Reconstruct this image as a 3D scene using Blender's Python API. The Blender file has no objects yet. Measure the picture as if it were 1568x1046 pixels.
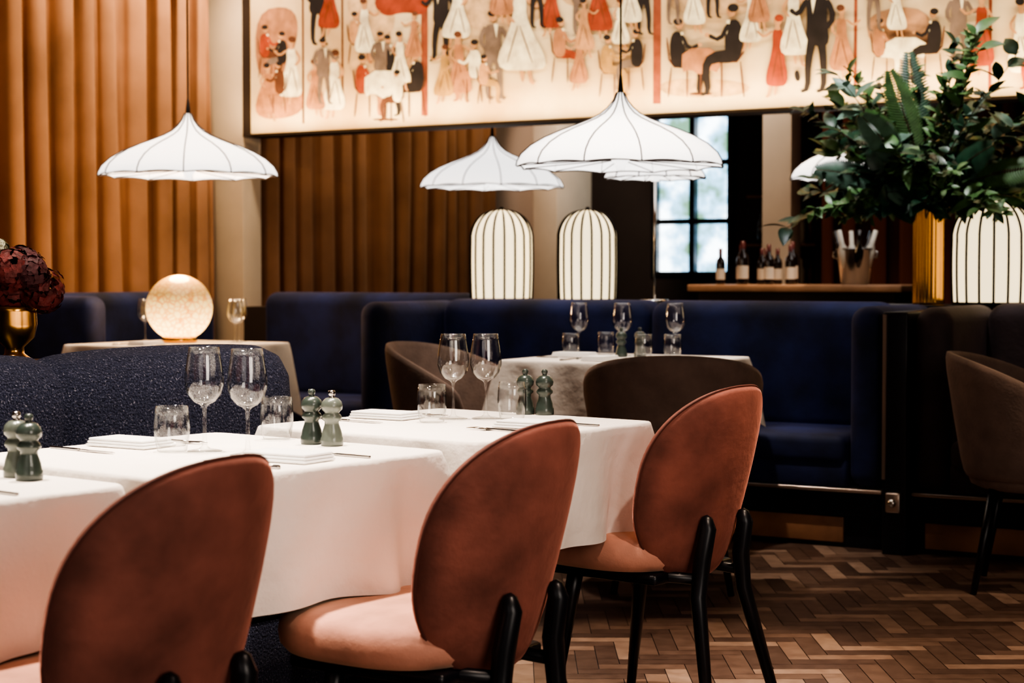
import bpy, bmesh, math, random
from mathutils import Vector, Matrix, noise
random.seed(7)
sc = bpy.context.scene
PI = math.pi

# ------------------------------------------------------------------ materials
def mat(name, col, rough=.5, metal=0, sheen=0, noise_s=0, noise_a=0, bump_s=0, bump=0, emis=0, emcol=None, spec=.5, coat=0, detail=4, bd=.01):
    m = bpy.data.materials.new(name); m.use_nodes = True
    nt = m.node_tree; b = nt.nodes['Principled BSDF']
    b.inputs['Base Color'].default_value = (*col, 1)
    b.inputs['Roughness'].default_value = rough
    b.inputs['Metallic'].default_value = metal
    b.inputs['Specular IOR Level'].default_value = spec
    if coat: b.inputs['Coat Weight'].default_value = coat
    if sheen:
        b.inputs['Sheen Weight'].default_value = sheen
        b.inputs['Sheen Roughness'].default_value = .4
        b.inputs['Sheen Tint'].default_value = (min(1, col[0]*3+.15), min(1, col[1]*3+.12), min(1, col[2]*3+.1), 1)
    tc = nt.nodes.new('ShaderNodeTexCoord')
    if noise_s:
        n = nt.nodes.new('ShaderNodeTexNoise'); n.inputs['Scale'].default_value = noise_s; n.inputs['Detail'].default_value = detail
        nt.links.new(tc.outputs['Object'], n.inputs['Vector'])
        r = nt.nodes.new('ShaderNodeValToRGB')
        r.color_ramp.elements[0].position = .3; r.color_ramp.elements[1].position = .7
        r.color_ramp.elements[0].color = (*[max(0, c*(1-noise_a)) for c in col], 1)
        r.color_ramp.elements[1].color = (*[min(1, c*(1+noise_a)) for c in col], 1)
        nt.links.new(n.outputs['Fac'], r.inputs['Fac']); nt.links.new(r.outputs['Color'], b.inputs['Base Color'])
    if bump_s:
        n2 = nt.nodes.new('ShaderNodeTexNoise'); n2.inputs['Scale'].default_value = bump_s; n2.inputs['Detail'].default_value = 5
        nt.links.new(tc.outputs['Object'], n2.inputs['Vector'])
        bp = nt.nodes.new('ShaderNodeBump'); bp.inputs['Strength'].default_value = bump; bp.inputs['Distance'].default_value = bd
        nt.links.new(n2.outputs['Fac'], bp.inputs['Height']); nt.links.new(bp.outputs['Normal'], b.inputs['Normal'])
    if emis:
        b.inputs['Emission Color'].default_value = (*(emcol or col), 1)
        b.inputs['Emission Strength'].default_value = emis
    return m

def glass_mat(name, tint=(.985,.99,.99), edge=(.42,.46,.46)):
    m = bpy.data.materials.new(name); m.use_nodes = True
    nt = m.node_tree; nt.nodes.clear()
    o = nt.nodes.new('ShaderNodeOutputMaterial')
    lw = nt.nodes.new('ShaderNodeLayerWeight'); lw.inputs['Blend'].default_value = .3
    tr = nt.nodes.new('ShaderNodeBsdfTransparent'); gl = nt.nodes.new('ShaderNodeBsdfGlossy')
    gl.inputs['Roughness'].default_value = .03
    cr = nt.nodes.new('ShaderNodeValToRGB')
    cr.color_ramp.elements[0].position = .45; cr.color_ramp.elements[0].color = (*tint, 1)
    cr.color_ramp.elements[1].position = 1; cr.color_ramp.elements[1].color = (*edge, 1)
    nt.links.new(lw.outputs['Facing'], cr.inputs['Fac']); nt.links.new(cr.outputs['Color'], tr.inputs['Color'])
    mx = nt.nodes.new('ShaderNodeMixShader')
    ra = nt.nodes.new('ShaderNodeMapRange'); ra.inputs[1].default_value=.2; ra.inputs[2].default_value=1; ra.inputs[3].default_value=.07; ra.inputs[4].default_value=.6
    nt.links.new(lw.outputs['Facing'], ra.inputs[0])
    nt.links.new(ra.outputs[0], mx.inputs['Fac'])
    nt.links.new(tr.outputs[0], mx.inputs[1]); nt.links.new(gl.outputs[0], mx.inputs[2])
    nt.links.new(mx.outputs[0], o.inputs[0])
    return m

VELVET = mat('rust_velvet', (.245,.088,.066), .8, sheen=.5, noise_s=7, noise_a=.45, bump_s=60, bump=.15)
SEATV = mat('rust_velvet_lit_seat', (.60,.29,.21), .8, sheen=.4, noise_s=8, noise_a=.22, bump_s=60, bump=.15)  # chair velvet made paler: light from above put into the seat colour
PIPING = mat('rust_piping', (.12,.04,.03), .7)
BLACK = mat('black_lacquer_wood', (.006,.007,.011), .35)
NAVY = mat('navy_velvet', (.007,.0135,.06), .78, sheen=.35, noise_s=5, noise_a=.6, bump_s=40, bump=.15)
TAUPE = mat('taupe_fabric', (.18,.13,.11), .85, sheen=.3, noise_s=14, noise_a=.15, bump_s=90, bump=.2)
def boucle_mat():
    m=mat('navy_boucle', (.03,.038,.085), .9, sheen=.3, bump_s=160, bump=1.0, bd=.015)
    nt=m.node_tree; b=nt.nodes['Principled BSDF']
    tc=nt.nodes.new('ShaderNodeTexCoord'); n=nt.nodes.new('ShaderNodeTexNoise'); n.inputs['Scale'].default_value=210; n.inputs['Detail'].default_value=2
    nt.links.new(tc.outputs['Object'],n.inputs['Vector']); r=nt.nodes.new('ShaderNodeValToRGB'); e=r.color_ramp.elements
    e[0].position=.40; e[0].color=(.009,.013,.038,1); e[1].position=.76; e[1].color=(.30,.29,.34,1); x=e.new(.60); x.color=(.026,.033,.078,1)
    nt.links.new(n.outputs['Fac'],r.inputs['Fac']); nt.links.new(r.outputs['Color'],b.inputs['Base Color'])
    return m
BOUCLE = boucle_mat()
CLOTH = mat('white_linen', (.88,.82,.76), .8, bump_s=7, bump=.5, bd=.03)
NAPKIN = mat('napkin_linen', (.88,.87,.86), .8, bump_s=25, bump=.2)
DARKMET = mat('dark_steel', (.03,.03,.035), .35, metal=.8)
STEEL = mat('polished_steel', (.5,.48,.46), .18, metal=1)
BRASS = mat('brushed_brass', (.75,.42,.14), .22, metal=1)
MILLG = mat('green_grey_lacquer', (.05,.07,.062), .3, coat=.5)
MILLS = mat('sage_grey_lacquer', (.13,.155,.135), .3, coat=.5)
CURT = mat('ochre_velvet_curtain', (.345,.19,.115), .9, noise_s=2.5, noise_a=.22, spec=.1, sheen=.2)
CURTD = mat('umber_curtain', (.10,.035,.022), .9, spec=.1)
BEIGE = mat('beige_plaster', (.6,.49,.38), .85, noise_s=4, noise_a=.06, bump_s=60, bump=.05)
DARKW = mat('dark_brown_plaster', (.04,.027,.022), .8, noise_s=3, noise_a=.1)
CEILM = mat('ceiling_plaster', (.3,.24,.2), .9)
WALLD = mat('warm_brown_plaster', (.28,.2,.15), .85)
RAILM = mat('bronze_trim', (.5,.42,.36), .3, metal=.9)
PLINTH = mat('dark_plinth', (.008,.008,.014), .4)
WOODP = mat('walnut_panel', (.28,.14,.075), .45, noise_s=6, noise_a=.3)
OAKTOP = mat('oak_counter', (.6,.36,.22), .4, noise_s=6, noise_a=.2)
SHADE = mat('pendant_silk', (.9,.88,.85), .8, emis=1.5, emcol=(.98,.95,.93))
SHADE2 = mat('lamp_silk', (.9,.80,.6), .8, emis=1.45, emcol=(1,.80,.48))
RIB = mat('dark_rib_wire', (.01,.008,.01), .6, spec=.2)
RIBS = mat('fine_rib_wire', (.08,.065,.06), .6, spec=.2)
GLASS = glass_mat('clear_glass')

class MB:
    def __init__(s): s.v=[]; s.f=[]; s.m=[]; s.sm=[]; s.mats=[]
    def mi(s, m):
        if m not in s.mats: s.mats.append(m)
        return s.mats.index(m)
    def add(s, vs, fs, m, smooth=True, X=None):
        o = len(s.v); i = s.mi(m)
        for v in vs:
            v = Vector(v)
            if X is not None: v = X @ v
            s.v.append(v)
        for f in fs:
            s.f.append([o+k for k in f]); s.m.append(i); s.sm.append(smooth)
    def box(s, lo, hi, m, bev=.0, seg=2, X=None, smooth=None):
        bm = bmesh.new(); bmesh.ops.create_cube(bm, size=1)
        lo=Vector(lo); hi=Vector(hi); c=(lo+hi)/2; d=hi-lo
        for v in bm.verts: v.co = Vector((v.co.x*d.x, v.co.y*d.y, v.co.z*d.z))+c
        if bev: bmesh.ops.bevel(bm, geom=bm.edges[:], offset=bev, segments=seg, profile=.5, affect='EDGES')
        bm.verts.index_update()
        s.add([v.co.copy() for v in bm.verts], [[v.index for v in f.verts] for f in bm.faces], m, bool(bev) if smooth is None else smooth, X)
        bm.free()
    def lathe(s, prof, m, n=32, X=None, smooth=True, rmod=None):
        vs=[]; fs=[]
        for (r,z) in prof:
            for i in range(n):
                a=2*PI*i/n; rr = r*(rmod(a,r,z) if rmod else 1)
                vs.append((rr*math.cos(a), rr*math.sin(a), z))
        for k in range(len(prof)-1):
            for i in range(n):
                j=(i+1)%n
                fs.append([k*n+i, k*n+j, (k+1)*n+j, (k+1)*n+i])
        s.add(vs, fs, m, smooth, X)
    def tube(s, pts, rad, m, n=10, X=None, caps=True, closed=False):
        pts=[Vector(p) for p in pts]; N=len(pts)
        if not hasattr(rad,'__len__'): rad=[rad]*N
        vs=[]; fs=[]
        t0=(pts[1]-pts[0]).normalized()
        up=Vector((0,0,1)) if abs(t0.z)<.9 else Vector((1,0,0))
        nx=t0.cross(up).normalized()
        for k in range(N):
            if closed: t=(pts[(k+1)%N]-pts[k-1]).normalized()
            elif k==0: t=t0
            elif k==N-1: t=(pts[k]-pts[k-1]).normalized()
            else: t=(pts[k+1]-pts[k-1]).normalized()
            nx=(nx-t*nx.dot(t)).normalized(); ny=t.cross(nx)
            for i in range(n):
                a=2*PI*i/n
                vs.append(pts[k]+(nx*math.cos(a)+ny*math.sin(a))*rad[k])
        for k in range(N if closed else N-1):
            k2=(k+1)%N
            for i in range(n):
                j=(i+1)%n
                fs.append([k*n+i,k*n+j,k2*n+j,k2*n+i])
        if caps and not closed:
            fs.append(list(range(n))[::-1]); fs.append([(N-1)*n+i for i in range(n)])
        s.add(vs, fs, m, True, X)
    def build(s, name, loc=(0,0,0), rot=0, mesh_only=False):
        me = bpy.data.meshes.new(name)
        me.from_pydata([tuple(v) for v in s.v], [], s.f)
        for m in s.mats: me.materials.append(m)
        me.polygons.foreach_set('material_index', s.m)
        me.polygons.foreach_set('use_smooth', s.sm)
        me.update()
        bm=bmesh.new(); bm.from_mesh(me)
        bmesh.ops.recalc_face_normals(bm, faces=bm.faces[:]); bm.to_mesh(me); bm.free()
        if mesh_only: return me
        return put(name, me, loc, rot)
def put(name, me, loc, rot=0, scale=1):
    o=bpy.data.objects.new(name, me); sc.collection.objects.link(o)
    o.location=loc; o.rotation_euler=(0,0,rot); o.scale=(scale,)*3
    return o
def sgnpow(v,p): return math.copysign(abs(v)**p, v)

# ------------------------------------------------------------------ room shell
AL, AR, BF, BB, ZC = -4.5, 5.5, -8.8, 7.0, 3.4
def herringbone():
    w=.062; n=4
    me=bpy.data.meshes.new('floor'); bm=bmesh.new()
    cl=bm.loops.layers.color.new('plank')
    rot=Matrix.Rotation(math.radians(30),3,'Z'); c=Vector(((AL+AR)/2,(BF+BB)/2,0))
    K=185
    def quad(x0,y0,x1,y1,seed,hor):
        g=.018
        ps=[Vector(((x0+g)*w,(y0+g)*w,0)),Vector(((x1-g)*w,(y0+g)*w,0)),Vector(((x1-g)*w,(y1-g)*w,0)),Vector(((x0+g)*w,(y1-g)*w,0))]
        ps=[rot@p+c for p in ps]
        ctr=sum(ps,Vector())/4
        if not(AL-.3<ctr.x<AR+.3 and BF-.3<ctr.y<BB+.3): return
        f=bm.faces.new([bm.verts.new(p) for p in ps])
        v=random.random()
        for l in f.loops: l[cl]=(v,1.0 if hor else 0.0,random.random(),1)
    for k in range(-K,K):
        for m_ in range(-K//n-2,K//n+2):
            x=k+2*n*m_
            if abs(x)>K+20: continue
            quad(x,k,x+n,k+1,0,True)
            quad(x+n,k-n+1,x+n+1,k+1,0,False)
    for co,no in (((AL,0,0),(-1,0,0)),((AR,0,0),(1,0,0)),((0,BF,0),(0,-1,0)),((0,BB,0),(0,1,0))):
        bmesh.ops.bisect_plane(bm, geom=bm.verts[:]+bm.edges[:]+bm.faces[:], plane_co=co, plane_no=no, clear_outer=True)
    u=[bm.verts.new(p) for p in ((AL,BF,-.004),(AR,BF,-.004),(AR,BB,-.004),(AL,BB,-.004))]
    f=bm.faces.new(u)
    for l in f.loops: l[cl]=(0,0,0,1)
    f.material_index=1
    bm.normal_update()
    for f in bm.faces:
        if f.normal.z<0: f.normal_flip()
    bm.to_mesh(me); bm.free()
    m=bpy.data.materials.new('herringbone_oak'); m.use_nodes=True; nt=m.node_tree; b=nt.nodes['Principled BSDF']
    at=nt.nodes.new('ShaderNodeAttribute'); at.attribute_name='plank'
    sp=nt.nodes.new('ShaderNodeSeparateColor'); nt.links.new(at.outputs['Color'], sp.inputs['Color'])
    cr=nt.nodes.new('ShaderNodeValToRGB'); e=cr.color_ramp.elements
    e[0].color=(.10,.064,.052,1); e[1].color=(.36,.255,.20,1); x=e.new(.5); x.color=(.19,.125,.097,1)
    nt.links.new(sp.outputs[0], cr.inputs['Fac'])
    tc=nt.nodes.new('ShaderNodeTexCoord'); nz=nt.nodes.new('ShaderNodeTexNoise'); nz.inputs['Scale'].default_value=18; nz.inputs['Detail'].default_value=6
    nt.links.new(tc.outputs['Object'], nz.inputs['Vector'])
    mx=nt.nodes.new('ShaderNodeMix'); mx.data_type='RGBA'; mx.blend_type='MULTIPLY'; mx.inputs[0].default_value=.7
    r2=nt.nodes.new('ShaderNodeValToRGB'); r2.color_ramp.elements[0].position=.3; r2.color_ramp.elements[0].color=(.55,.5,.48,1); r2.color_ramp.elements[1].position=.65
    nt.links.new(nz.outputs['Fac'], r2.inputs['Fac'])
    nt.links.new(cr.outputs['Color'], mx.inputs[6]); nt.links.new(r2.outputs['Color'], mx.inputs[7]); nt.links.new(mx.outputs[2], b.inputs['Base Color'])
    b.inputs['Roughness'].default_value=.30
    me.materials.append(m); me.materials.append(PLINTH)
    put('floor', me, (0,0,0))
herringbone()

def slab(name, lo, hi, m, bev=0):
    M=MB(); c=[(lo[i]+hi[i])/2 for i in range(3)]
    M.box([lo[i]-c[i] for i in range(3)],[hi[i]-c[i] for i in range(3)],m,bev)
    return M.build(name, c)
slab('ceiling',(AL-.1,BF-.1,ZC),(AR+.1,BB+.1,ZC+.1),CEILM)
slab('wall_left',(AL-.12,BF,0),(AL,BB,ZC),WALLD)
slab('wall_right',(AR,BF,0),(AR+.12,BB,ZC),WALLD)
slab('wall_front',(AL,BF-.12,0),(AR,BF,ZC),WALLD)
M=MB()
wa0,wa1,wz0,wz1=-3.88,-3.12,1.1,2.6
M.box((AL,BB,0),(wa0,BB+.12,ZC),DARKW); M.box((wa1,BB,0),(AR,BB+.12,ZC),DARKW)
M.box((wa0,BB,0),(wa1,BB+.12,wz0),DARKW); M.box((wa0,BB,wz1),(wa1,BB+.12,ZC),DARKW)
M.build('wall_far')
M=MB(); PB=1.8
M.box((AL,PB,0),(-4.2,PB+.18,ZC),BEIGE,.004)
M.box((-4.2,PB,1.97),(AR,PB+.18,ZC),DARKW)
M.box((-4.2,PB,0),(AR,PB+.18,.92),DARKW)
M.build('wall_back')

def outside():
    m=bpy.data.materials.new('street_daylight'); m.use_nodes=True; nt=m.node_tree; nt.nodes.clear()
    o=nt.nodes.new('ShaderNodeOutputMaterial'); e=nt.nodes.new('ShaderNodeEmission'); e.inputs['Strength'].default_value=4.2
    tc=nt.nodes.new('ShaderNodeTexCoord'); n=nt.nodes.new('ShaderNodeTexNoise'); n.inputs['Scale'].default_value=3.6; n.inputs['Detail'].default_value=3
    r=nt.nodes.new('ShaderNodeValToRGB'); el=r.color_ramp.elements
    el[0].position=.34; el[0].color=(.09,.16,.11,1); el[1].position=.58; el[1].color=(.82,.93,1,1)
    x=el.new(.45); x.color=(.22,.40,.55,1)
    nt.links.new(tc.outputs['Object'],n.inputs['Vector']); nt.links.new(n.outputs['Fac'],r.inputs['Fac']); nt.links.new(r.outputs['Color'],e.inputs['Color']); nt.links.new(e.outputs[0],o.inputs[0])
    return m
M=MB()
M.box((wa0,BB+.09,wz0),(wa1,BB+.10,wz1),outside())
for x in (wa0,(wa0+wa1)/2-.02,wa1-.05): M.box((x,BB-.02,wz0),(x+.05,BB+.06,wz1),BLACK)
for z in (wz0,1.55,2.05,wz1-.05): M.box((wa0,BB-.015,z),(wa1,BB+.055,z+.045),BLACK)
M.build('window_1')

# ------------------------------------------------------------------ curtains
def curtain(name, p0, p1, z0, z1, m, amp=.06, per=.165, seed=0):
    p0=Vector((*p0,0)); p1=Vector((*p1,0)); L=(p1-p0).length; d=(p1-p0)/L; nrm=Vector((-d.y,d.x,0))
    ns=int(L/.006); nz=18; vs=[]; fs=[]
    c=(p0+p1)/2
    for j in range(nz+1):
        z=z0+(z1-z0)*j/nz; zz=j/nz
        for i in range(ns+1):
            s=L*i/ns
            w=noise.noise(Vector((s*2.1,seed,0)))*1.1
            wz=noise.noise(Vector((s*1.4,z*.45,seed+3)))
            ph=2*PI*s/per+w*3.0+ .55*wz
            av=max(.5,.95+.7*noise.noise(Vector((s*3.1,z*.25,seed+8))))
            o=amp*sgnpow(math.sin(ph),.9)*av+amp*.16*math.sin(1.9*ph+1+2*wz)
            sh=-.024*math.sin(2*ph)*av
            edge=min(1,min(s,L-s)/.1)
            vs.append(p0+d*(s+sh*edge)+nrm*o*(1-.2*zz)+Vector((0,0,z))-c)
    for j in range(nz):
        for i in range(ns):
            a=j*(ns+1)+i; fs.append([a,a+1,a+ns+2,a+ns+1])
    M=MB(); M.add(vs,fs,m)
    M.tube([p0+Vector((0,0,z1+.02))-c,p1+Vector((0,0,z1+.02))-c],.015,DARKMET,8)
    return M.build(name,c)
curtain('curtain',(-4.36,-5.2),(-4.36,1.70),.02,3.33,CURT,.074,.195,1)
curtain('curtain',(-4.36,2.05),(-4.36,5.10),.02,3.33,CURT,.074,.22,9)
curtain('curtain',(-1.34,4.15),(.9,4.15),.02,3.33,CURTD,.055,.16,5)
slab('column',(-4.5,6.0,0),(-4.27,6.62,ZC-.01),BEIGE,.004)
slab('column',(-1.62,3.92,0),(-1.42,4.10,ZC-.01),BEIGE,.004)

# ------------------------------------------------------------------ banquettes
def banquette(name, L, loc, rot=0, m=NAVY, top=1.0, depth=.74, arms=(True,True), plinth=True):
    M=MB()
    a0=.15 if arms[0] else 0; a1=L-(.15 if arms[1] else 0)
    M.box((0,.035,.135),(L,depth-.02,.26),PLINTH)
    M.box((0,.07,0),(L,depth-.02,.135),PLINTH)
    if plinth:
        x=.04
        while x<L-.3:
            e=min(x+.75,L-.04); M.box((x,.055,.02),(e,.075,.125),WOODP,.003); x=e+.05
        M.box((0,-.004,.235),(L,.045,.25),RAILM,.003)
    M.box((a0,.0+.005,.25),(a1,.5,.37),m,.015)
    nc=max(1,round((a1-a0)/1.2))
    for i in range(nc):
        x0=a0+(a1-a0)*i/nc+.003; x1=a0+(a1-a0)*(i+1)/nc-.003
        M.box((x0,-.012,.345),(x1,.53,.465),m,.035,4)
        M.box((x0,.49,.42),(x1,depth,top),m,.075,6)
    if arms[0]: M.box((0,-.0,.25),(.15,depth,top-.01),m,.065,6)
    if arms[1]: M.box((L-.15,-.0,.25),(L,depth,top-.01),m,.065,6)
    return M.build(name,loc,rot)
banquette('banquette',2.57,(-2.09,0,0))
banquette('banquette',3.2,(.60,0,0),m=mat('umber_navy_velvet',(.06,.042,.045),.75,sheen=.35,noise_s=6,noise_a=.3,bump_s=60,bump=.2))
M=MB(); M.box((-.05,-.03,0),(.05,.7,.97),PLINTH,.006); M.box((-.05,-.036,.3),(-.035,-.028,.96),RAILM); M.box((-.03,-.05,.17),(.03,-.028,.25),RAILM,.006)
M.tube([(0,-.05,.21),(0,-.062,.21)],.016,STEEL,16)
M.build('banquette_divider_post',(.54,0,0))
banquette('banquette',1.40,(-3.50,.58,0),arms=(False,False),top=1.02)
banquette('banquette',1.60,(-3.51,-.28,0),rot=PI/2,arms=(True,False),top=1.02)
M=MB(); M.box((-2.08,.755,0),(3.8,1.12,.955),DARKW,.004); M.box((-2.09,.75,.955),(3.82,1.14,.985),BLACK,.006)
M.build('console_ledge')

def sofa():
    M=MB(); L=3.3; n=4
    th=.20
    M.box((0,.02,.0),(L,.70,.10),PLINTH); M.box((.0,-.0,.09),(L,.5,.30),BOUCLE,.02)
    seg=L/n
    for i in range(n):
        M.box((i*seg+.004,-.02,.28),((i+1)*seg-.004,.52,.46),BOUCLE,.05,4)
    ns=180; prof=[]
    for k in range(25):
        t=k/24
        if t<.4: prof.append((0.0,.30+.52*t/.4,0))
        elif t<.6:
            a=PI*(t-.4)/.2; prof.append(((1-math.cos(a))/2,.84+.09*math.sin(a),1))
        else: prof.append((1.0,.82-.72*(t-.6)/.4,0))
    vs=[];fs=[]; K=len(prof)
    for i in range(ns+1):
        x=L*i/ns; u=(x/seg)%1
        sc_=abs(math.sin(PI*u))**.35
        endf=min(1,(min(x,L-x)/.09)); endr=math.sqrt(max(0,1-(1-endf)**2))
        for (py,pz,f) in prof:
            y=.49+py*th
            y=.59+(y-.59)*(.35+.65*endr)
            if py<.5: y-= .035*sc_*math.sin(PI*min(1,max(0,(pz-.3)/.6)))
            z=pz-(.05*(1-endr) + .028*(1-sc_))*max(0,(pz-.5)/.41)
            vs.append((x,y,z))
    for i in range(ns):
        for k in range(K-1):
            a=i*K+k; fs.append([a,a+1,a+K+1,a+K])
    fs.append(list(range(K))); fs.append([ns*K+k for k in range(K)][::-1])
    M.add(vs,fs,BOUCLE)
    return M
rowang=math.atan2(.991,.136)
r=Vector((.136,.991,0)).normalized(); p=Vector((-.991,.136,0)).normalized()
S=sofa(); end=Vector((-.297,-2.83,0)); org=end - r*3.3 - p*.49
S.build('boucle_sofa',org,rowang)
M=MB(); M.box((0,0,0),(3.1,.30,.86),DARKW,.004); M.box((-.01,-.0,.86),(3.11,.31,.885),BLACK,.005)
M.build('console_ledge', end - r*3.25 + p*.215, rowang)

# ------------------------------------------------------------------ tables
def table_mesh(W=.70, D=.70, H=.75, drop=.26, seed=0):
    M=MB(); 
    M.lathe([(.001,H-.03),(.035,H-.03),(.035,.04),(.05,.03),(.22,.018),(.225,.0),(.001,.0)],DARKMET,28)
    M.box((-W/2+.01,-D/2+.01,H-.03),(W/2-.01,D/2-.01,H-.006),BLACK,.004)
    N=280; pts=[]; per=2*(W+D)
    rc=.018
    for i in range(N):
        s=per*i/N
        if s<W: q=Vector((-W/2+s,-D/2)); nn=Vector((0,-1)); e=min(s,W-s)
        elif s<W+D: q=Vector((W/2,-D/2+s-W)); nn=Vector((1,0)); e=min(s-W,W+D-s)
        elif s<2*W+D: q=Vector((W/2-(s-W-D),D/2)); nn=Vector((0,1)); e=min(s-W-D,2*W+D-s)
        else: q=Vector((-W/2,D/2-(s-2*W-D))); nn=Vector((-1,0)); e=min(s-2*W-D,per-s)
        c=math.exp(-(e/.07)**2)
        cn=Vector((math.copysign(1,q.x),math.copysign(1,q.y))).normalized()
        n2=(nn*(1-c)+cn*c).normalized()
        q=q-cn*rc*.6*math.exp(-(e/.015)**2)
        pts.append((q,n2,c,s,e))
    rings=[(0,0)]+[(1,.15),(1,.6)]+[(2,k/14) for k in range(0,15)]
    vs=[];fs=[]
    for (kind,t) in rings:
        for (q,n2,c,s,e) in pts:
            if kind==0: o=-.004; z=H
            elif kind==1: o=.008*math.sin(t*PI/2); z=H-.008*(1-math.cos(t*PI/2))
            else:
                dr=drop*(1+.42*c)+.006*math.sin(s*9+seed)
                fold=.018*math.sin(s*13+seed*2+t*.8)+.011*math.sin(s*27+seed-t)+ .038*(math.exp(-(e/.05)**2)*1.4-math.exp(-((e-.13)/.05)**2))
                o=.009+t**.75*(fold+.014); z=H-.010-t*dr
            vs.append((q.x+n2.x*o,q.y+n2.y*o,z))
    for k in range(len(rings)-1):
        for i in range(N):
            j=(i+1)%N; fs.append([k*N+i,k*N+j,(k+1)*N+j,(k+1)*N+i])
    M.add(vs,fs,CLOTH); M.add(vs[:N],[list(range(N))],CLOTH,False)
    return M
trot=math.radians(-7.8)
TABS=[(.187,-4.813),(.355,-4.023),(.415,-3.133)]
for i,t in enumerate(TABS):
    table_mesh(seed=i*1.7).build('dining_table',(t[0],t[1],0),trot)
T4=(-.404,-.522); T5=(-3.05,-.15); T6=(2.0,-.50)
ZT4=.785
table_mesh(.75,.75,ZT4,.20,3).build('dining_table',(*T4,0),0)
table_mesh(.78,.78,.78,.26,5).build('dining_table',(*T5,0),0)
table_mesh(.75,.75,.76,.30,6).build('dining_table',(*T6,0),0)

# ------------------------------------------------------------------ rust chairs
def rust_chair():
    M=MB(); n=72; nr=10
    def back_pt(rho,th,side,tt):
        cx=sgnpow(math.cos(th),2/2.45); cz=sgnpow(math.sin(th),2/2.45)
        x=rho*cx*.230*(1+.05*cz*rho); z=.605+rho*cz*.242
        yc=-(z-.60)*.27+.10*(x/.24)**2+.01
        return Vector((x,yc+side*.034*tt,z+side*.008*tt))
    for side in (1,-1):
        vs=[];fs=[]
        for k in range(nr+1):
            a=PI/2*k/nr; rho=math.sin(a)**.9 if k else 0; tt=math.cos(a)**.65 if k<nr else 0
            rho=max(rho,.001)
            for i in range(n): vs.append(back_pt(rho,2*PI*i/n,side,tt))
        for k in range(nr):
            for i in range(n):
                j=(i+1)%n; fs.append([k*n+i,k*n+j,(k+1)*n+j,(k+1)*n+i])
        M.add(vs,fs,VELVET)
    M.tube([back_pt(1.0,2*PI*i/n,-1,.0)+Vector((0,-.002,0)) for i in range(n)],.003,PIPING,6,closed=True)
    vs=[];fs=[]
    prof=[(0.001,.385),(.75,.385),(.93,.392),(.985,.408),(1,.430),(.985,.452),(.93,.468),(.8,.477),(.5,.481),(.001,.482)]
    for (rho,z) in prof:
        for i in range(n):
            th=2*PI*i/n; cx=sgnpow(math.cos(th),2/2.9); cy=sgnpow(math.sin(th),2/2.9)
            vs.append((rho*cx*.24*(1-.04*cy),.285+rho*cy*.225,z))
    for k in range(len(prof)-1):
        for i in range(n):
            j=(i+1)%n; fs.append([k*n+i,k*n+j,(k+1)*n+j,(k+1)*n+i])
    M.add(vs,fs,SEATV)
    M.box((-.18,.08,.36),(.18,.44,.388),BLACK,.01)
    for s in (-1,1):
        M.tube([(s*.085,.000,.530),(s*.085,-.004,.522),(s*.086,-.010,.50),(s*.09,.004,.42),(s*.105,.005,.33),(s*.165,-.07,0)],[.008,.016,.021,.022,.020,.012],BLACK,14)
        M.tube([(s*.15,.34,.385),(s*.155,.355,.3),(s*.175,.40,0)],[.021,.020,.012],BLACK,14)
        M.tube([(s*.10,.02,.375),(s*.12,.14,.375),(s*.15,.34,.375)],.014,BLACK,8)
    return M.build('rust_chair',mesh_only=True)
RC=rust_chair()
cth=math.radians(82.2)
for (x,y,dr) in ((.985,-4.785,8),(1.10,-3.975,6),(1.0,-2.825,-1)):
    put('dining_chair',RC,(x,y,0),cth+math.radians(dr))

# ------------------------------------------------------------------ taupe tub chairs
def tub_chair():
    M=MB(); R=.265; n=48; K=14
    vs=[];fs=[]
    for i in range(n+1):
        ph=math.radians(-118+236*i/n)
        w=abs(ph)/math.radians(118)
        top=.845-.20*w**2.2; bot=.40
        endr=math.sqrt(max(0,1-max(0,(w-.9)/.1)**2))
        top=bot+(top-bot)*(.72+.28*endr)
        for k in range(K):
            a=2*PI*k/K
            t=.5+.5*sgnpow(math.sin(a),.45); z=bot+(top-bot)*t
            th=.02*sgnpow(math.cos(a),.6)*(.3+.7*endr)
            rr=R+th+.075*(t-.3)*(1-.5*w)
            rx=rr*(1.0+.04*t); 
            vs.append((math.sin(ph)*rx,-math.cos(ph)*rr,z))
    for i in range(n):
        for k in range(K):
            l=(k+1)%K; fs.append([i*K+k,i*K+l,(i+1)*K+l,(i+1)*K+k])
    fs.append(list(range(K))); fs.append([n*K+k for k in range(K)][::-1])
    M.add(vs,fs,TAUPE)
    M.lathe([(.001,.36),(.2,.36),(.235,.375),(.25,.41),(.245,.45),(.21,.475),(.1,.482),(.001,.483)],TAUPE,40)
    for sx in (-1,1):
        for sy in (-1,1):
            M.tube([(sx*.14,sy*.14,.38),(sx*.205,sy*.205,0)],[.020,.011],BLACK,12)
    return M.build('taupe_chair',mesh_only=True)
TC=tub_chair()
put('armchair',TC,(.06,-1.09,0),math.radians(25))
put('armchair',TC,(-1.03,-.74,0),math.radians(-85))
put('armchair',TC,(1.22,-.50,0),math.radians(-80))

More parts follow.
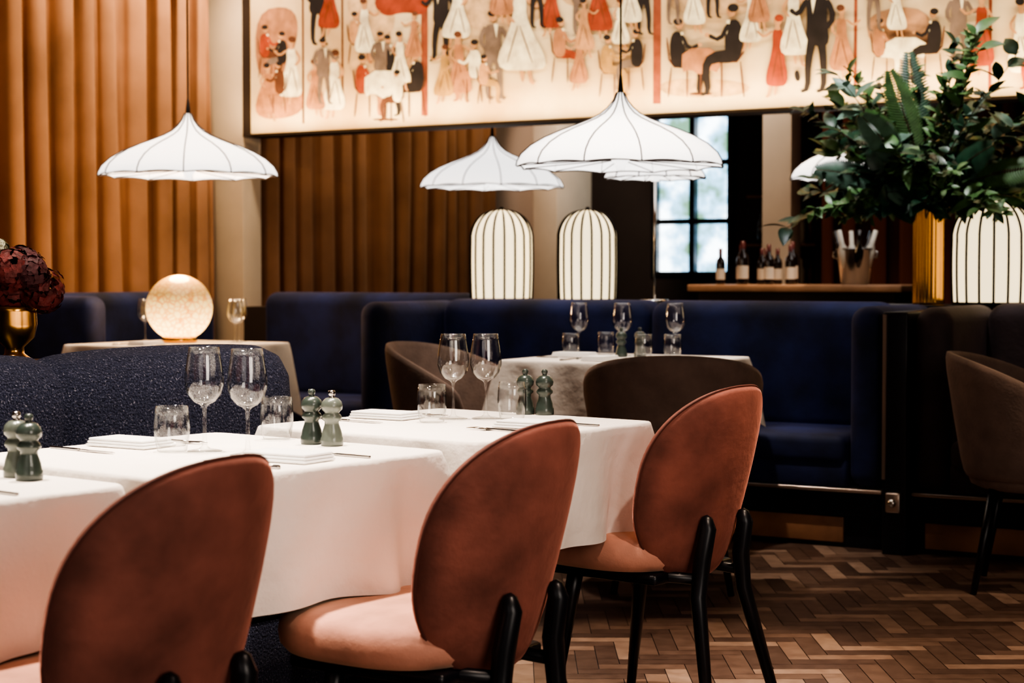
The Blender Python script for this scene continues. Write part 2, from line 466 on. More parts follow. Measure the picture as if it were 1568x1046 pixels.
# ------------------------------------------------------------------ pendants
def pendant(name, loc, R=.425, ceil=ZC):
    M=MB(); nrib=12; n=nrib*8
    prof=[(.425,0),(.422,.018),(.405,.048),(.365,.084),(.31,.116),(.245,.144),(.18,.168),(.125,.19),(.083,.212),(.052,.238),(.028,.268),(.014,.30)]
    k=R/.425
    prof=[(a*k,b*k) for a,b in prof]
    def rm(a,r,z):
        u=(a/(2*PI/nrib))%1
        f=math.cos(PI/nrib)/math.cos((u-.5)*2*PI/nrib)
        pinch=1-.02*math.sin(PI*u)*(r/R)
        return (f*.6+.4)*pinch
    vs=[];fs=[]
    for (r_,z) in prof:
        for i in range(n):
            a=2*PI*i/n; u=(i%8)/8
            rr=r_*rm(a,r_,z); zz=z+.007*k*math.sin(PI*u)*(1 if z<.02 else 0)
            vs.append((rr*math.cos(a),rr*math.sin(a),zz))
    for q in range(len(prof)-1):
        for i in range(n):
            j=(i+1)%n; fs.append([q*n+i,q*n+j,(q+1)*n+j,(q+1)*n+i])
    M.add(vs,fs,SHADE)
    for b in range(nrib):
        a=2*PI*b/nrib+.0
        pts=[((r_+.002)*math.cos(a),(r_+.002)*math.sin(a),z+.001) for (r_,z) in prof]
        M.tube(pts,.0030,RIBS,6)
        M.tube([(R*.98*math.cos(a),R*.98*math.sin(a),.004),(.04*math.cos(a),.04*math.sin(a),.03)],.0022,RIBS,4)
    M.tube([((R-.002)*rm(2*PI*i/n,R,0)*math.cos(2*PI*i/n),(R-.002)*rm(2*PI*i/n,R,0)*math.sin(2*PI*i/n),.000+.007*k*math.sin(PI*(i%8)/8)) for i in range(n)],.0032,RIBS,6,closed=True)
    M.lathe([(.001,-.015),(.02,-.012),(.022,.01),(.04,.03),(.04,.05),(.001,.05)],SHADE,16)
    M.tube([(0,0,.05),(0,0,.29*k)],.006,RIB,8)
    M.tube([(0,0,.285*k),(0,0,.305*k),(0,0,.37*k)],[.015,.012,.005],RIB,10)
    if ceil: 
        M.tube([(0,0,.3*k),(0,0,ceil-loc[2])],.0045,RIB,6)
        M.lathe([(.05,ceil-loc[2]-.001),(.05,ceil-loc[2]-.02),(.01,ceil-loc[2]-.035)],RIB,16)
    else:
        M.tube([(0,0,.05),(0,0,.985-loc[2])],.007,STEEL,8)
        M.lathe([(.001,1.0-loc[2]),(.07,.998-loc[2]),(.075,.986-loc[2]),(.001,.986-loc[2])],STEEL,24)
    return M.build(name,loc,.13)
def cam2w(X,d): return (.866*X-.5*d+2.723,.5*X+.866*d-6.857)
pendant('pendant_lamp',(-2.86,-.29,1.59))
pendant('pendant_lamp',(-.555,-.28,1.565),.435)
pendant('pendant_lamp',(-2.79,2.45,1.65),.44)
pendant('pendant_lamp',(-.50,2.6,1.65),.40)
pendant('umbrella_lamp',(-.97,.93,1.585),.25,None)

def dome_lamp(loc,R,H):
    M=MB(); nb=18
    prof=[(R*.97,.012)]
    hs=H-R*1.0
    for k in range(1,7): prof.append((R*(.97+.03*math.sin(PI*k/8)),hs*k/6))
    for k in range(1,12):
        a=PI/2*k/11; prof.append((R*math.cos(a)**.85 if k<11 else .004,hs+(H-hs)*math.sin(a)))
    M.lathe(prof,SHADE2,64)
    for b in range(nb):
        a=2*PI*b/nb+.1
        pts=[((r_+.003)*math.cos(a),(r_+.003)*math.sin(a),z) for (r_,z) in prof]
        M.tube(pts,[.0055]*(len(pts)-5)+[.005,.0042,.0036,.003,.0025],RIB,6)
    M.lathe([(R*.98,0),(R*1.0,.004),(R*.98,.014),(R*.9,.014),(R*.9,0)],RIB,48)
    M.lathe([(.001,H+.016),(.010,H+.012),(.012,H),(.001,H-.002)],RIB,12)
    M.build('table_lamp',loc)
dome_lamp((-1.835,.93,.985),.158,.465)
dome_lamp((-1.34,.93,.985),.145,.455)
dome_lamp((.675,.92,.985),.176,.46)
dome_lamp((1.06,.96,.985),.165,.45)

def globe():
    m=bpy.data.materials.new('crackle_glass_glow'); m.use_nodes=True; nt=m.node_tree; b=nt.nodes['Principled BSDF']
    tc=nt.nodes.new('ShaderNodeTexCoord'); vo=nt.nodes.new('ShaderNodeTexVoronoi'); vo.feature='DISTANCE_TO_EDGE'; vo.inputs['Scale'].default_value=34
    nt.links.new(tc.outputs['Object'],vo.inputs['Vector'])
    sx=nt.nodes.new('ShaderNodeSeparateXYZ'); nt.links.new(tc.outputs['Object'],sx.inputs[0])
    mr=nt.nodes.new('ShaderNodeMapRange'); mr.inputs[1].default_value=0.06; mr.inputs[2].default_value=.24; mr.inputs[3].default_value=4.0; mr.inputs[4].default_value=.45
    nt.links.new(sx.outputs[2],mr.inputs[0])
    r=nt.nodes.new('ShaderNodeValToRGB'); r.color_ramp.elements[0].color=(.75,.22,.04,1); r.color_ramp.elements[1].position=.14; r.color_ramp.elements[1].color=(1,.68,.24,1)
    nt.links.new(vo.outputs['Distance'],r.inputs['Fac']); nt.links.new(r.outputs['Color'],b.inputs['Emission Color']); nt.links.new(mr.outputs[0],b.inputs['Emission Strength'])
    b.inputs['Base Color'].default_value=(.40,.25,.10,1); b.inputs['Roughness'].default_value=.15
    M=MB(); R=.165
    M.lathe([(max(.001,R*math.sin(PI*k/32)),.172-R*math.cos(PI*k/32)) for k in range(33)],m,48)
    M.lathe([(.001,0),(.085,0),(.088,.008),(.085,.03),(.07,.034),(.001,.034)],BRASS,40)
    M.build('globe_lamp',(-3.12,-.06,.781))
    l=bpy.data.lights.new('globe_lamp_bulb','POINT'); l.energy=26; l.color=(1,.62,.3); l.shadow_soft_size=.1
    o=bpy.data.objects.new('globe_lamp_bulb',l); sc.collection.objects.link(o); o.location=(-3.12,-.06,1.20)
globe()

# ------------------------------------------------------------------ glassware etc
def wine_glass():
    M=MB()
    M.lathe([(.001,.0),(.036,.0),(.0365,.0015),(.03,.003),(.012,.006),(.0055,.012),(.004,.03),(.0037,.07),(.0045,.092),(.010,.098),(.022,.104),(.034,.118),(.0405,.138),(.041,.150),(.0385,.175),(.0345,.2),(.0315,.218),(.0305,.218),(.0335,.2),(.0375,.175),(.04,.150),(.0395,.139),(.033,.12),(.021,.106),(.001,.101)],GLASS,40)
    return M.build('wg',mesh_only=True)
def tumbler():
    M=MB()
    M.lathe([(.001,0),(.029,0),(.031,.003),(.036,.03),(.0375,.05),(.036,.075),(.0335,.095),(.0325,.095),(.035,.075),(.0362,.05),(.034,.03),(.028,.012),(.001,.010)],GLASS,40)
    return M.build('tb',mesh_only=True)
def mill(m):
    M=MB()
    M.lathe([(.001,0),(.0235,0),(.0245,.003),(.0245,.016),(.0225,.02),(.021,.03),(.016,.045),(.0155,.052),(.021,.057),(.022,.062),(.019,.067),(.0155,.07),(.017,.0735),(.022,.078),(.0235,.086),(.021,.095),(.014,.102),(.008,.104),(.001,.104)],m,32)
    M.lathe([(.008,.103),(.0055,.106),(.0075,.110),(.0085,.1145),(.006,.119),(.001,.120)],STEEL if m is MILLS else m,20)
    return M.build('ml',mesh_only=True)
WG,TB,MG,MS=wine_glass(),tumbler(),mill(MILLG),mill(MILLS)
Z=.7505
def at(X,d,z=Z): a,b=cam2w(X,d); return (a,b,z)
for X,d in ((-.642,3.673),(-.540,3.593),(-.150,4.50),(-.067,4.51)): put('wine_glass',WG,at(X,d))
for X,d in ((-.7095,3.67),(-.528,3.95),(-.2,4.40),(.0,4.50)): put('water_tumbler',TB,at(X,d))
for nme,me,X,d in (('pepper_mill',MG,-.437,3.84),('salt_mill',MS,-.389,3.80),('pepper_mill',MG,.035,4.66),('salt_mill',MG,.086,4.64),('salt_mill',MS,-.905,3.212),('pepper_mill',MG,-.868,3.16)):
    put(nme,me,at(X,d))
zt=ZT4+.0005
for x,y in ((-.70,-.37),(-.50,-.37),(-.29,-.31)): put('wine_glass',WG,(x,y,zt))
for x,y in ((-.67,-.5),(-.61,-.30),(-.36,-.46),(-.25,-.42)): put('water_tumbler',TB,(x,y,zt))
put('pepper_mill',MG,(-.465,-.45,zt)); put('salt_mill',MG,(-.405,-.40,zt))
for x,y in ((-3.32,.14),(-2.90,.14),(-3.38,-.02),(-2.83,.02)): put('wine_glass',WG,(x,y,.7805))

def knife():
    M=MB(); M.box((-.004,-.105,.0),(.004,-.01,.005),STEEL,.0015)
    vs=[(-.005,-.01,.002),(.005,-.01,.002),(.009,.03,.002),(.008,.08,.002),(0,.105,.002),(-.005,.09,.002)]
    vs+= [(x,y,.0035) for x,y,z in vs]
    M.add(vs,[[5,4,3,2,1,0],[6,7,8,9,10,11]]+[[i,(i+1)%6,6+(i+1)%6,6+i] for i in range(6)],STEEL,False)
    return M.build('kn',mesh_only=True)
def fork():
    M=MB(); M.tube([(0,-.1,.003),(0,-.05,.003),(0,.02,.004),(0,.045,.003)],[.005,.0035,.0025,.004],STEEL,8)
    M.box((-.010,.042,.002),(.010,.058,.005),STEEL,.001)
    for i in range(4): M.tube([(-.0085+i*.0057,.056,.0035),(-.0085+i*.0057,.08,.005),(-.0085+i*.0057,.1,.004)],[.0016,.0015,.0008],STEEL,5)
    return M.build('fk',mesh_only=True)
def napkin():
    M=MB(); 
    for k in range(3): M.box((-.05+.003*k,-.085+.002*k,.001+.006*k),(.05-.002*k,.085-.004*k,.0065+.006*k),NAPKIN,.0025,2)
    return M.build('np',mesh_only=True)
KN,FK,NP=knife(),fork(),napkin()
def setting(c, ang, z, side):
    R_=Matrix.Rotation(ang,3,'Z')
    def P(lx,ly): 
        v=R_@Vector((lx,ly,0)); return (c[0]+v.x,c[1]+v.y,z)
    put('napkin',NP,P(side*.235,0),ang+PI/2*side+.1)
    put('table_knife',KN,P(side*.235,side*.13),ang+PI/2*side)
    put('table_fork',FK,P(side*.235,-side*.12),ang+PI/2*side)
for t in TABS:
    setting(t,trot,Z,1); setting(t,trot,Z,-1)
setting(T4,-PI/2,zt,1); setting(T4,0,zt,-1); setting(T5,-PI/2,.7805,1)

# ------------------------------------------------------------------ plant
GREEN1=mat('leaf_dark_green',(.022,.07,.038),.4,noise_s=20,noise_a=.4)
GREEN2=mat('leaf_mid_green',(.08,.17,.06),.4,noise_s=20,noise_a=.3)
GREEN3=mat('leaf_blue_green',(.12,.21,.16),.45,noise_s=20,noise_a=.3)
STEM=mat('stem_brown',(.06,.04,.02),.7)
def leaf(M,base,d,nrm,L,W,m,bend=.25):
    d=d.normalized(); side=d.cross(nrm)
    if side.length<1e-3: side=d.cross(Vector((1,0,0)))
    side.normalize(); nrm=side.cross(d).normalized()
    vs=[];fs=[]; K=6
    for k in range(K+1):
        t=k/K; w=W*.5*math.sin(PI*(t**.8))**.8 if 0<t<1 else .0005
        c=base+d*(L*t)-nrm*(bend*L*t*t)
        vs+= [c-side*w+nrm*w*.25, c, c+side*w+nrm*w*.25]
    for k in range(K):
        a=3*k; fs+= [[a,a+1,a+4,a+3],[a+1,a+2,a+5,a+4]]
    M.add(vs,fs,m)
def bouquet(M,top,nst,spread,rnd):
    for s in range(nst):
        az=rnd.uniform(0,2*PI); el=math.asin(rnd.uniform(.10,.98))
        d=Vector((math.cos(az)*math.cos(el)*.95,math.sin(az)*math.cos(el)*.7,math.sin(el)))
        L=rnd.uniform(.38,.80)*spread*(1.12 if el>.6 else .85)
        kind=rnd.choice([0,0,1,1,1,2])
        p0=top+Vector((rnd.uniform(-.03,.03),rnd.uniform(-.03,.03),-.1)); pts=[]
        for k in range(11):
            t=k/10
            q=p0+Vector((0,0,.12))*min(1,t*3)+d*(L*t)+Vector((0,0,-.20*L*t*t*(1.45-d.z)))
            pts.append(q)
        M.tube(pts,[.004-.0025*k/10 for k in range(11)],STEM,5)
        m=(GREEN1,GREEN2,GREEN3)[rnd.choice([0,0,0,1,1,2])]
        if kind==0:
            for k in range(4,11):
                q=pts[k]; t=(pts[k]-pts[k-1]).normalized()
                for rpt in range(2):
                    sd=Vector((rnd.uniform(-1,1),rnd.uniform(-1,1),rnd.uniform(-.3,.7))).normalized()
                    leaf(M,q,t*.6+sd,Vector((rnd.uniform(-.4,.4),rnd.uniform(-1.3,.1),1)),rnd.uniform(.09,.145),rnd.uniform(.045,.072),m,.3)
        elif kind==1:
            for k in range(3,11):
                for rpt in range(5):
                    q=pts[k-1].lerp(pts[k],rnd.random()); sd=Vector((rnd.uniform(-1,1),rnd.uniform(-1,1),rnd.uniform(-.6,.8))).normalized()
                    leaf(M,q,(pts[k]-pts[k-1]).normalized()*.5+sd,Vector((0,-.8,1)),rnd.uniform(.05,.08),rnd.uniform(.026,.04),m,.2)
        else:
            t0=(pts[5]-pts[4]).normalized(); sdv=t0.cross(Vector((rnd.uniform(-.5,.5),-1,.5))).normalized()
            for k in range(34):
                f=3+7*k/34; i=int(f); q=pts[i].lerp(pts[min(10,i+1)],f-i); t=(pts[min(10,i+1)]-pts[i]).normalized() if i<10 else t0
                ln=.075*math.sin(PI*min(1,(k+4)/40))+.01
                for sg in (-1,1): leaf(M,q,sdv*sg+t*.5,sdv.cross(t),ln,.014,m,.15)
rnd=random.Random(23)
M=MB()
nfl=22
def flute(a,r_,z): return 1+.05*abs(math.sin(a*nfl/2))
M.lathe([(.001,0),(.064,0),(.066,.01),(.066,.42),(.070,.43),(.066,.435),(.060,.43),(.058,.3),(.001,.28)],BRASS,132,rmod=flute)
bouquet(M,Vector((0,0,.43)),120,1.04,rnd)
M.build('foliage_vase',(.385,.92,.985))

M=MB(); rnd=random.Random(4)
PET=[mat('petal_burgundy',(.17,.032,.03),.6,noise_s=30,noise_a=.5),mat('petal_plum',(.10,.03,.035),.6,noise_s=30,noise_a=.4),mat('petal_green_cream',(.5,.48,.34),.6)]
M.lathe([(.001,0),(.055,0),(.058,.01),(.03,.03),(.028,.05),(.06,.08),(.068,.12),(.066,.16),(.07,.175),(.062,.177),(.055,.12),(.001,.1)],BRASS,40)
heads=[(0,0,.225,.085,0),(.085,.03,.225,.075,0),(-.07,-.02,.22,.08,1),(.05,-.06,.285,.075,0),(-.02,.05,.295,.07,1),(.10,-.03,.28,.06,1),(-.02,-.05,.345,.040,2),(.0,.09,.22,.07,1)]
for hx,hy,hz,hr,mi in heads:
    M.tube([(0,0,.1),(hx*.5,hy*.5,.2),(hx,hy,hz)],.004,STEM,5)
    for q in range(int(1300*hr)):
        dd=Vector((rnd.gauss(0,1),rnd.gauss(0,1),rnd.gauss(0,1))).normalized(); b=Vector((hx,hy,hz))+dd*hr*rnd.uniform(.75,1)
        tq=dd.cross(Vector((rnd.random(),rnd.random(),rnd.random()))).normalized()
        for s4 in range(4):
            leaf(M,b,Matrix.Rotation(s4*PI/2,3,dd)@tq,dd,.020,.018,PET[mi],.1)
M.build('hydrangea_vase',(-.725,-3.50,.8855)).scale=(.86,)*3

# ------------------------------------------------------------------ bar behind opening
M=MB(); M.box((-1.55,2.75,0),(-.35,3.3,1.02),DARKW,.005); M.box((-1.6,2.7,1.02),(-.3,3.35,1.06),OAKTOP,.006)
M.build('bar_counter')
BG=mat('bottle_glass_dark',(.02,.012,.01),.1,coat=1); LAB=mat('bottle_label',(.8,.75,.65),.6); CAP=mat('bottle_foil',(.12,.03,.03),.4)
M=MB()
M.lathe([(.001,0),(.037,0),(.038,.01),(.038,.17),(.034,.2),(.016,.225),(.014,.29),(.015,.295),(.001,.297)],BG,20)
M.lathe([(.0386,.04),(.0386,.13)],LAB,20); M.lathe([(.0155,.24),(.0158,.298),(.001,.299)],CAP,14)
BOT=M.build('bt',mesh_only=True)
for i,(x,y) in enumerate(((-1.45,2.85),(-1.36,2.95),(-1.30,2.83),(-1.22,2.93),(-1.14,2.84),(-1.40,3.08),(-1.26,3.1),(-1.06,2.98),(-1.10,3.12),(-1.18,3.08))): put('wine_bottle',BOT,(x,y,1.06),i,.72+.07*(i%3))
M=MB(); M.lathe([(.001,0),(.075,0),(.08,.01),(.105,.2),(.112,.205),(.108,.21),(.1,.2),(.078,.02),(.001,.02)],STEEL,36)
for s in (-1,1): M.tube([(s*.1,0,.15),(s*.13,0,.16),(s*.13,0,.19),(s*.104,0,.19)],.006,STEEL,6)
for k in range(6):
    a=k*1.05; X=Matrix.Translation((math.cos(a)*.05,math.sin(a)*.05,.06))@Matrix.Rotation(.28,4,Vector((-math.sin(a),math.cos(a),0)))
    M.lathe([(.001,0),(.03,0),(.03,.14),(.014,.18),(.013,.26),(.001,.262)],BG if k%2 else LAB,14,X=X)
M.build('ice_bucket',(-.63,2.88,1.06))
M=MB()
M.box((-2.9,6.6,0),(-.2,6.98,.95),DARKW,.004)
M.box((-2.9,6.62,.95),(-.2,6.98,.98),OAKTOP,.004)
for z in (1.35,1.75): M.box((-2.9,6.75,z),(-.2,6.98,z+.02),WOODP)
for i in range(30):
    for z in (.98,1.37): M.lathe([(.001,0),(.034,0),(.034,.17),(.014,.21),(.013,.27),(.001,.27)],(BG,LAB,CAP)[i%3],10,X=Matrix.Translation((-2.8+i*.088,6.84,z)))
M.build('back_bar_shelf')

# ------------------------------------------------------------------ mural painting
CAN=bpy.data.materials.new('mural_canvas'); CAN.use_nodes=True; nt=CAN.node_tree; b=nt.nodes['Principled BSDF']
tc=nt.nodes.new('ShaderNodeTexCoord'); n1=nt.nodes.new('ShaderNodeTexNoise'); n1.inputs['Scale'].default_value=2.2; n1.inputs['Detail'].default_value=5
nt.links.new(tc.outputs['Object'],n1.inputs['Vector']); cr=nt.nodes.new('ShaderNodeValToRGB')
cr.color_ramp.elements[0].position=.35; cr.color_ramp.elements[0].color=(.60,.42,.25,1); cr.color_ramp.elements[1].position=.62; cr.color_ramp.elements[1].color=(.76,.64,.45,1)
nt.links.new(n1.outputs['Fac'],cr.inputs['Fac']); nt.links.new(cr.outputs['Color'],b.inputs['Base Color']); b.inputs['Roughness'].default_value=.8
def pm(n,c): return mat(n,c,.8,noise_s=14,noise_a=.3)
P_RED=pm('paint_red',(.32,.06,.032)); P_ROSE=pm('paint_rose',(.44,.21,.115)); P_BLK=pm('paint_black',(.02,.015,.018)); P_CRM=pm('paint_cream',(.84,.75,.58))
P_SKIN=pm('paint_skin',(.54,.30,.16)); P_OCH=pm('paint_ochre',(.46,.28,.11)); P_GRY=pm('paint_grey_mauve',(.19,.14,.12)); P_BRN=pm('paint_brown',(.13,.05,.03)); P_POLE=pm('paint_pole_red',(.30,.085,.05))
mb0=PB-.02
def mp(px,py):
    k=(px-784)/2700; lam=(6.857+mb0)/(.866+.5*k)
    return lam*(.866*k-.5)+2.723, 1.12+(420-py)*lam/2700
MU=MB(); a0=mp(386,100)[0]
MU.box((a0,mb0,1.985),(2.3,PB-.001,3.25),CAN)
layer=[0]
def chaikin(pts,it=2):
    for _ in range(it):
        o=[]
        for i in range(len(pts)):
            a=pts[i]; c=pts[(i+1)%len(pts)]
            o.append((a[0]*.75+c[0]*.25,a[1]*.75+c[1]*.25)); o.append((a[0]*.25+c[0]*.75,a[1]*.25+c[1]*.75))
        pts=o
    return pts
def poly(pts,m,sm=2):
    pts=chaikin(pts,sm) if sm else pts
    layer[0]+=1; y=mb0-.0008-.00003*layer[0]
    vs=[]
    for (x,z) in pts:
        A,B=mp(x,z); vs.append((A,y,B))
    MU.add(vs,[list(range(len(vs)))],m,False)
def ell(cx,cy,rx,ry,m): poly([(cx+rx*math.cos(2*PI*i/14),cy+ry*math.sin(2*PI*i/14)) for i in range(14)],m,0)
def stroke(pts,w,m):
    L=[];R=[]
    for i,q in enumerate(pts):
        a=pts[max(0,i-1)]; c=pts[min(len(pts)-1,i+1)]; dx,dy=c[0]-a[0],c[1]-a[1]; l=math.hypot(dx,dy) or 1
        ww=w[i] if hasattr(w,'__len__') else w
        L.append((q[0]-dy/l*ww/2,q[1]+dx/l*ww/2)); R.append((q[0]+dy/l*ww/2,q[1]-dx/l*ww/2))
    poly(L+R[::-1],m,1)
def woman(x,y0,h,dress,hair=P_BLK,f=1,arm=P_SKIN,wide=.22):
    T=lambda u,v:(x+f*u*h,y0+v*h)
    stroke([T(.0,.75),T(.03,.98)],h*.035,P_SKIN); stroke([T(.08,.75),T(.1,.98),T(.14,1)],h*.035,P_SKIN)
    poly([T(-.07,.17),T(.07,.17),T(.055,.4),T(wide,.84),T(wide*.3,.88),T(-wide*.9,.86),T(-.06,.42)],dress)
    stroke([T(.0,.45),T(wide*.4,.8)],h*.012,P_BRN); stroke([T(-.02,.45),T(-wide*.4,.8)],h*.012,P_BRN)
    stroke([T(.06,.2),T(.17,.28),T(.25,.2)],h*.035,arm); stroke([T(-.06,.2),T(-.14,.33),T(-.05,.42)],h*.035,arm)
    poly([T(-.02,.1),T(.03,.1),T(.03,.19),T(-.03,.19)],P_SKIN,0)
    ell(x,y0+.07*h,h*.05,h*.062,P_SKIN); ell(x-f*.015*h,y0+.045*h,h*.055,h*.045,hair)
def man(x,y0,h,suit=P_BLK,f=1):
    T=lambda u,v:(x+f*u*h,y0+v*h)
    stroke([T(-.03,.5),T(-.06,.75),T(-.06,.98),T(.0,1)],[h*.08,h*.06,h*.045,h*.03],suit)
    stroke([T(.04,.5),T(.08,.75),T(.08,.98),T(.14,1)],[h*.08,h*.06,h*.045,h*.03],suit)
    poly([T(-.1,.16),T(.1,.16),T(.09,.35),T(.1,.58),T(-.12,.62),T(-.08,.35)],suit)
    poly([T(.01,.16),T(.06,.16),T(.04,.32)],P_CRM,0)
    stroke([T(.09,.19),T(.17,.33),T(.24,.28)],h*.05,suit); stroke([T(-.09,.19),T(-.15,.35),T(-.07,.45)],h*.05,suit)
    ell(x,y0+.07*h,h*.045,h*.06,P_SKIN); ell(x-f*.01*h,y0+.04*h,h*.05,h*.035,P_BLK)
def seated(x,y0,h,top,low,f=1,hair=P_BLK):
    T=lambda u,v:(x+f*u*h,y0+v*h)
    stroke([T(-.08,.62),T(-.12,1)],h*.02,P_BRN); stroke([T(.12,.62),T(.12,1)],h*.02,P_BRN); stroke([T(-.14,.25),T(-.1,.62),T(.14,.63)],h*.025,P_BRN)
    stroke([T(-.02,.56),T(.24,.58),T(.3,.7),T(.26,.96),T(.34,.98)],[h*.15,h*.12,h*.09,h*.05,h*.03],low)
    poly([T(-.1,.17),T(.08,.18),T(.09,.4),T(.08,.62),T(-.1,.62)],top)
    poly([T(.03,.18),T(.07,.18),T(.07,.34)],P_CRM,0)
    stroke([T(.05,.22),T(.14,.4),T(.27,.34)],h*.05,top); ell(x+f*.28*h,y0+.34*h,h*.025,h*.025,P_SKIN)
    ell(x+f*.02*h,y0+.08*h,h*.05,h*.065,P_SKIN); ell(x,y0+.05*h,h*.06,h*.045,hair)
def tabl(x,y0,w,h,cloth=P_CRM):
    stroke([(x,y0+h*.3),(x,y0+h)],w*.05,P_BRN); stroke([(x-w*.3,y0+h),(x+w*.3,y0+h)],w*.05,P_BRN)
    poly([(x-w/2,y0),(x+w/2,y0),(x+w*.52,y0+h*.55),(x+w*.2,y0+h*.45),(x,y0+h*.6),(x-w*.3,y0+h*.45),(x-w*.52,y0+h*.55)],cloth,1)
WPE=pm('paint_wash_peach',(.64,.45,.28)); WSA=pm('paint_wash_sand',(.60,.41,.24)); WRU=pm('paint_wash_rust',(.38,.19,.11))
poly([(392,150),(440,60),(470,150),(460,180),(395,185)],P_ROSE); poly([(392,20),(450,10),(462,50),(440,110),(395,130)],WRU)
poly([(700,-40),(850,-40),(840,30),(760,60),(690,30)],WPE)
poly([(530,-30),(600,-20),(610,60),(540,70)],WPE); poly([(530,90),(640,80),(640,110),(545,130)],WSA)
poly([(1010,120),(1150,125),(1140,150),(1010,150)],WSA); poly([(1015,-40),(1180,-40),(1190,20),(1020,30)],WPE)
poly([(1320,20),(1420,10),(1430,90),(1330,80)],pm('paint_wash_clay',(.48,.28,.17))); poly([(850,-40),(990,-40),(995,10),(860,20)],WSA)
for x,w,y1 in ((466,3,190),(526,3,165),(651,10,178),(1005,12,160),(1307,5,150),(1512,5,140)):
    poly([(x-w/2,-60),(x+w/2,-60),(x+w/2,y1),(x-w/2,y1)],P_POLE if w>4 else P_BRN,0)
poly([(570,5),(600,-25),(625,-32),(660,-10),(655,28),(620,20),(590,30)],P_RED)
seated(408,40,80,P_RED,P_BRN,1); seated(434,50,78,P_BLK,P_GRY,-1); woman(412,98,88,P_ROSE); woman(448,58,105,P_CRM,P_BRN,-1); seated(430,95,80,P_BRN,P_ROSE,-1)
man(488,-45,115,P_BLK); woman(507,-40,98,P_RED,f=-1); woman(514,78,105,P_CRM,P_BRN,-1); woman(484,92,88,P_ROSE,P_BRN); man(497,60,100,P_GRY); seated(545,20,80,P_SKIN,P_ROSE)
woman(560,0,95,P_CRM,P_BRN); man(596,55,100,P_BLK); seated(556,85,95,P_RED,P_ROSE); man(585,50,100,P_GRY); tabl(592,110,62,74); seated(640,78,102,P_BLK,P_BLK,-1); woman(614,50,90,P_CRM); woman(636,20,80,P_ROSE,P_BRN,-1); seated(610,108,80,P_CRM,P_BRN,-1)
man(677,-30,125,P_BLK,-1); woman(702,-35,110,P_CRM,f=-1,wide=.26); woman(704,50,108,P_ROSE,P_BRN); seated(728,62,96,P_CRM,P_ROSE,-1); man(756,18,135,P_GRY); woman(682,70,90,P_OCH,P_BRN,-1)
woman(797,-30,160,P_CRM,P_BLK,1,P_SKIN,.3); seated(742,85,76,P_SKIN,P_OCH); woman(845,-40,98,P_RED,f=-1); man(888,-60,115,P_GRY); man(822,-60,105,P_BLK); woman(768,-70,110,P_ROSE,P_BRN)
seated(858,28,100,P_ROSE,P_RED,1); woman(917,-55,120,P_RED,f=1); woman(888,55,85,P_ROSE,P_BRN,-1); seated(930,55,95,P_OCH,P_OCH,1); seated(975,46,94,P_BLK,P_GRY,-1); woman(950,0,80,P_CRM,P_BRN,1); man(985,-55,110,P_BLK,1); woman(895,0,90,P_SKIN,P_BLK,1); woman(965,-50,100,P_CRM)
seated(1038,30,120,P_BLK,P_BLK,1); tabl(1073,76,56,70,P_ROSE); seated(1122,8,142,P_BLK,P_BLK,-1); woman(1062,-45,98,P_CRM,P_BRN); woman(1150,-20,100,P_CRM,P_BRN,-1); man(1090,-70,100,P_BLK); man(1030,-60,100,P_GRY)
woman(1190,25,125,P_RED,P_RED,-1,P_SKIN,.17); woman(1214,-25,128,P_CRM,P_BRN,1); man(1250,-30,172,P_BLK,-1); woman(1287,10,115,P_ROSE,P_BRN); poly([(1215,112),(1222,108),(1226,125),(1218,127)],P_BLK); woman(1160,-50,100,P_ROSE)
seated(1345,30,95,P_ROSE,P_CRM,1); tabl(1385,60,60,60); seated(1428,15,110,P_BLK,P_BLK,-1); woman(1370,-30,90,P_CRM,P_BRN); man(1465,-20,130,P_GRY); woman(1500,-10,130,P_RED,f=-1); woman(1560,0,130,P_CRM); seated(1600,20,120,P_BLK,P_RED,-1); man(1650,-20,150,P_BLK); man(1335,-60,110,P_GRY)
MU.build('mural_painting')

# ------------------------------------------------------------------ lights
def look(o,t): o.rotation_euler=(Vector(t)-o.location).to_track_quat('-Z','Y').to_euler()
def spot(loc,tgt,e,col,ang=60,blend=.6,rad=.06):
    l=bpy.data.lights.new('ceiling_spot','SPOT'); l.energy=e; l.color=col; l.spot_size=math.radians(ang); l.spot_blend=blend; l.shadow_soft_size=rad  # no fixture; serves table downlights and added brightening spots alike
    o=bpy.data.objects.new('ceiling_spot',l); sc.collection.objects.link(o); o.location=loc; look(o,tgt)
def area(name,loc,tgt,sx,sy,e,col):
    l=bpy.data.lights.new(name,'AREA'); l.shape='RECTANGLE'; l.size=sx; l.size_y=sy; l.energy=e; l.color=col
    o=bpy.data.objects.new(name,l); sc.collection.objects.link(o); o.location=loc; look(o,tgt); return o
W=(1,.76,.55); W2=(1,.86,.72)
for t in TABS: spot((t[0]-.15,t[1]+.15,3.3),(t[0]+.1,t[1],.75),400,W2,50,.8,.06)
spot((2.6,-4.2,3.3),(1.1,-3.6,.5),160,(1,.78,.64),50,.7)
spot((1.9,-2.6,3.3),(1.7,-2.4,0),240,W,42,.4)  # stands in for window light falling on the floor
spot((2.4,-1.4,3.3),(1.8,-1.2,0),240,W,46,.4)
spot((.55,-1.9,3.3),(.62,-2.25,0),260,W,24,.3)  # added narrow spot imitating a patch of window light on the floor
spot((T4[0]+.2,-1.2,3.3),(T4[0],T4[1]-.1,.75),260,W2,44,.6)
spot((T5[0]+.5,-.8,3.3),(T5[0],T5[1],.75),160,W,42,.6)
for a_ in (-1.7,-.9,.0,1.3): spot((a_,-.1,3.3),(a_,.58,.9),95,(.95,.92,1),30,.9)  # added spots to lift the dark banquette backs
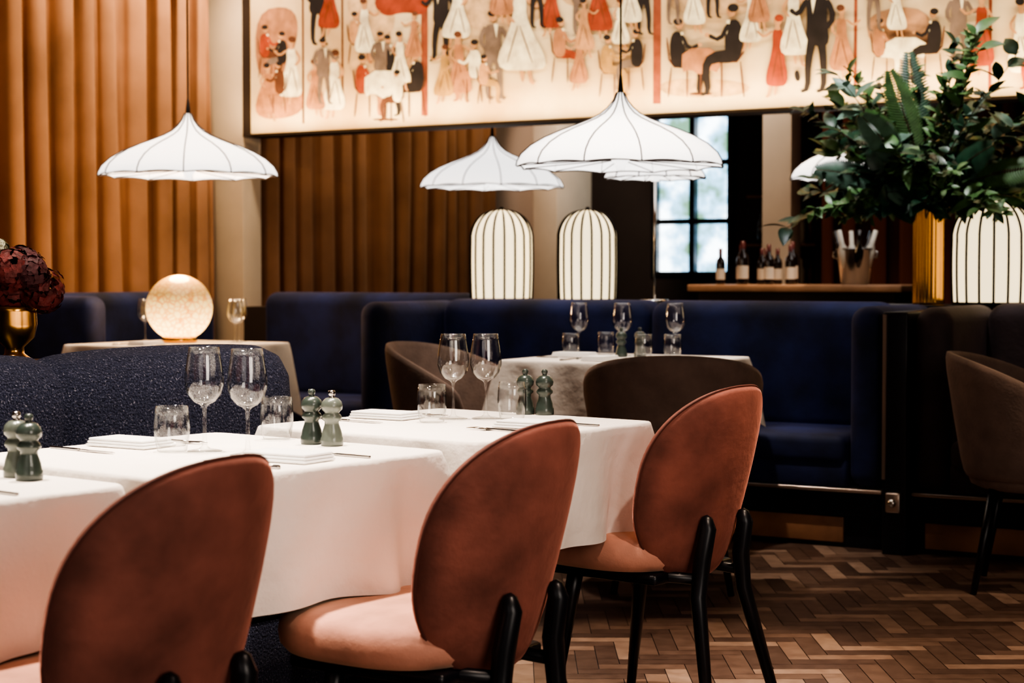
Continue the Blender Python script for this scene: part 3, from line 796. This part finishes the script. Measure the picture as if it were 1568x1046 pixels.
for a_ in (-2.9,): spot((a_,.5,3.3),(a_,1.25,.9),80,(.95,.92,1),36,.8)  # added spot of the same kind for the left banquette
spot((-.2,-4.6,3.3),(-.35,-3.9,.9),130,W2,50,.7)
spot((-.3,-3.2,3.3),(-.45,-3.4,.9),130,W2,50,.7)
CW=(1,.76,.50)
for b_,e_ in ((-2.2,26),(-1.4,26),(-.7,40),(0,64),(.7,76),(1.35,92)): spot((-3.80,b_,3.36),(-4.36,b_+.05,1.9),e_,CW,95,.9,.03)
for b_ in (2.5,3.3,4.1,4.9): spot((-3.80,b_,3.36),(-4.36,b_+.05,1.6),46,CW,95,.9,.03)
area('unseen_fill_light',(5.35,-6.0,1.9),(0.5,-3.2,.7),3.0,2.0,120,(1,.88,.78))  # added unseen fill from the right; that wall has no window
area('unseen_fill_light',(1.5,-8.6,2.0),(0,-2,.9),3.2,2.0,16,(1,.9,.84))  # second added fill, behind the camera, no window built there
area('picture_light',(-1.0,PB-.16,2.0),(-1.0,PB-.02,2.45),6.2,.04,42,(1,.72,.40))
area('picture_light_top',(-1.0,PB-.5,3.3),(-1.0,PB,2.5),6.2,.06,54,(1,.85,.64))
spot((-.9,2.6,3.3),(-.9,3.0,1),180,W,60,.6)
spot((-3.3,5.2,3.3),(-4.3,6.3,1.8),170,W2,50,.6)
spot((-1.9,3.2,3.3),(-1.5,4.0,1.6),110,W2,50,.6)
spot((.2,.2,3.3),(.4,.92,1.6),130,(.97,.95,.95),40,.6)  # added spot to brighten the foliage
w=bpy.data.worlds.new('world'); sc.world=w; w.use_nodes=True
w.node_tree.nodes['Background'].inputs[0].default_value=(.5,.6,.8,1); w.node_tree.nodes['Background'].inputs[1].default_value=.2

# ------------------------------------------------------------------ camera
cd=bpy.data.cameras.new('camera'); cam=bpy.data.objects.new('camera',cd); sc.collection.objects.link(cam)
cd.sensor_width=36; cd.lens=62.0; cam.location=(2.723,-6.857,1.12)
cam.rotation_euler=(math.radians(90-2.18),0,math.radians(30))
cd.dof.use_dof=True; cd.dof.focus_distance=4.3; cd.dof.aperture_fstop=5.0
cd.clip_start=.05
sc.camera=cam
try: sc.view_settings.look='AgX - High Contrast'
except Exception as ex: print(ex)
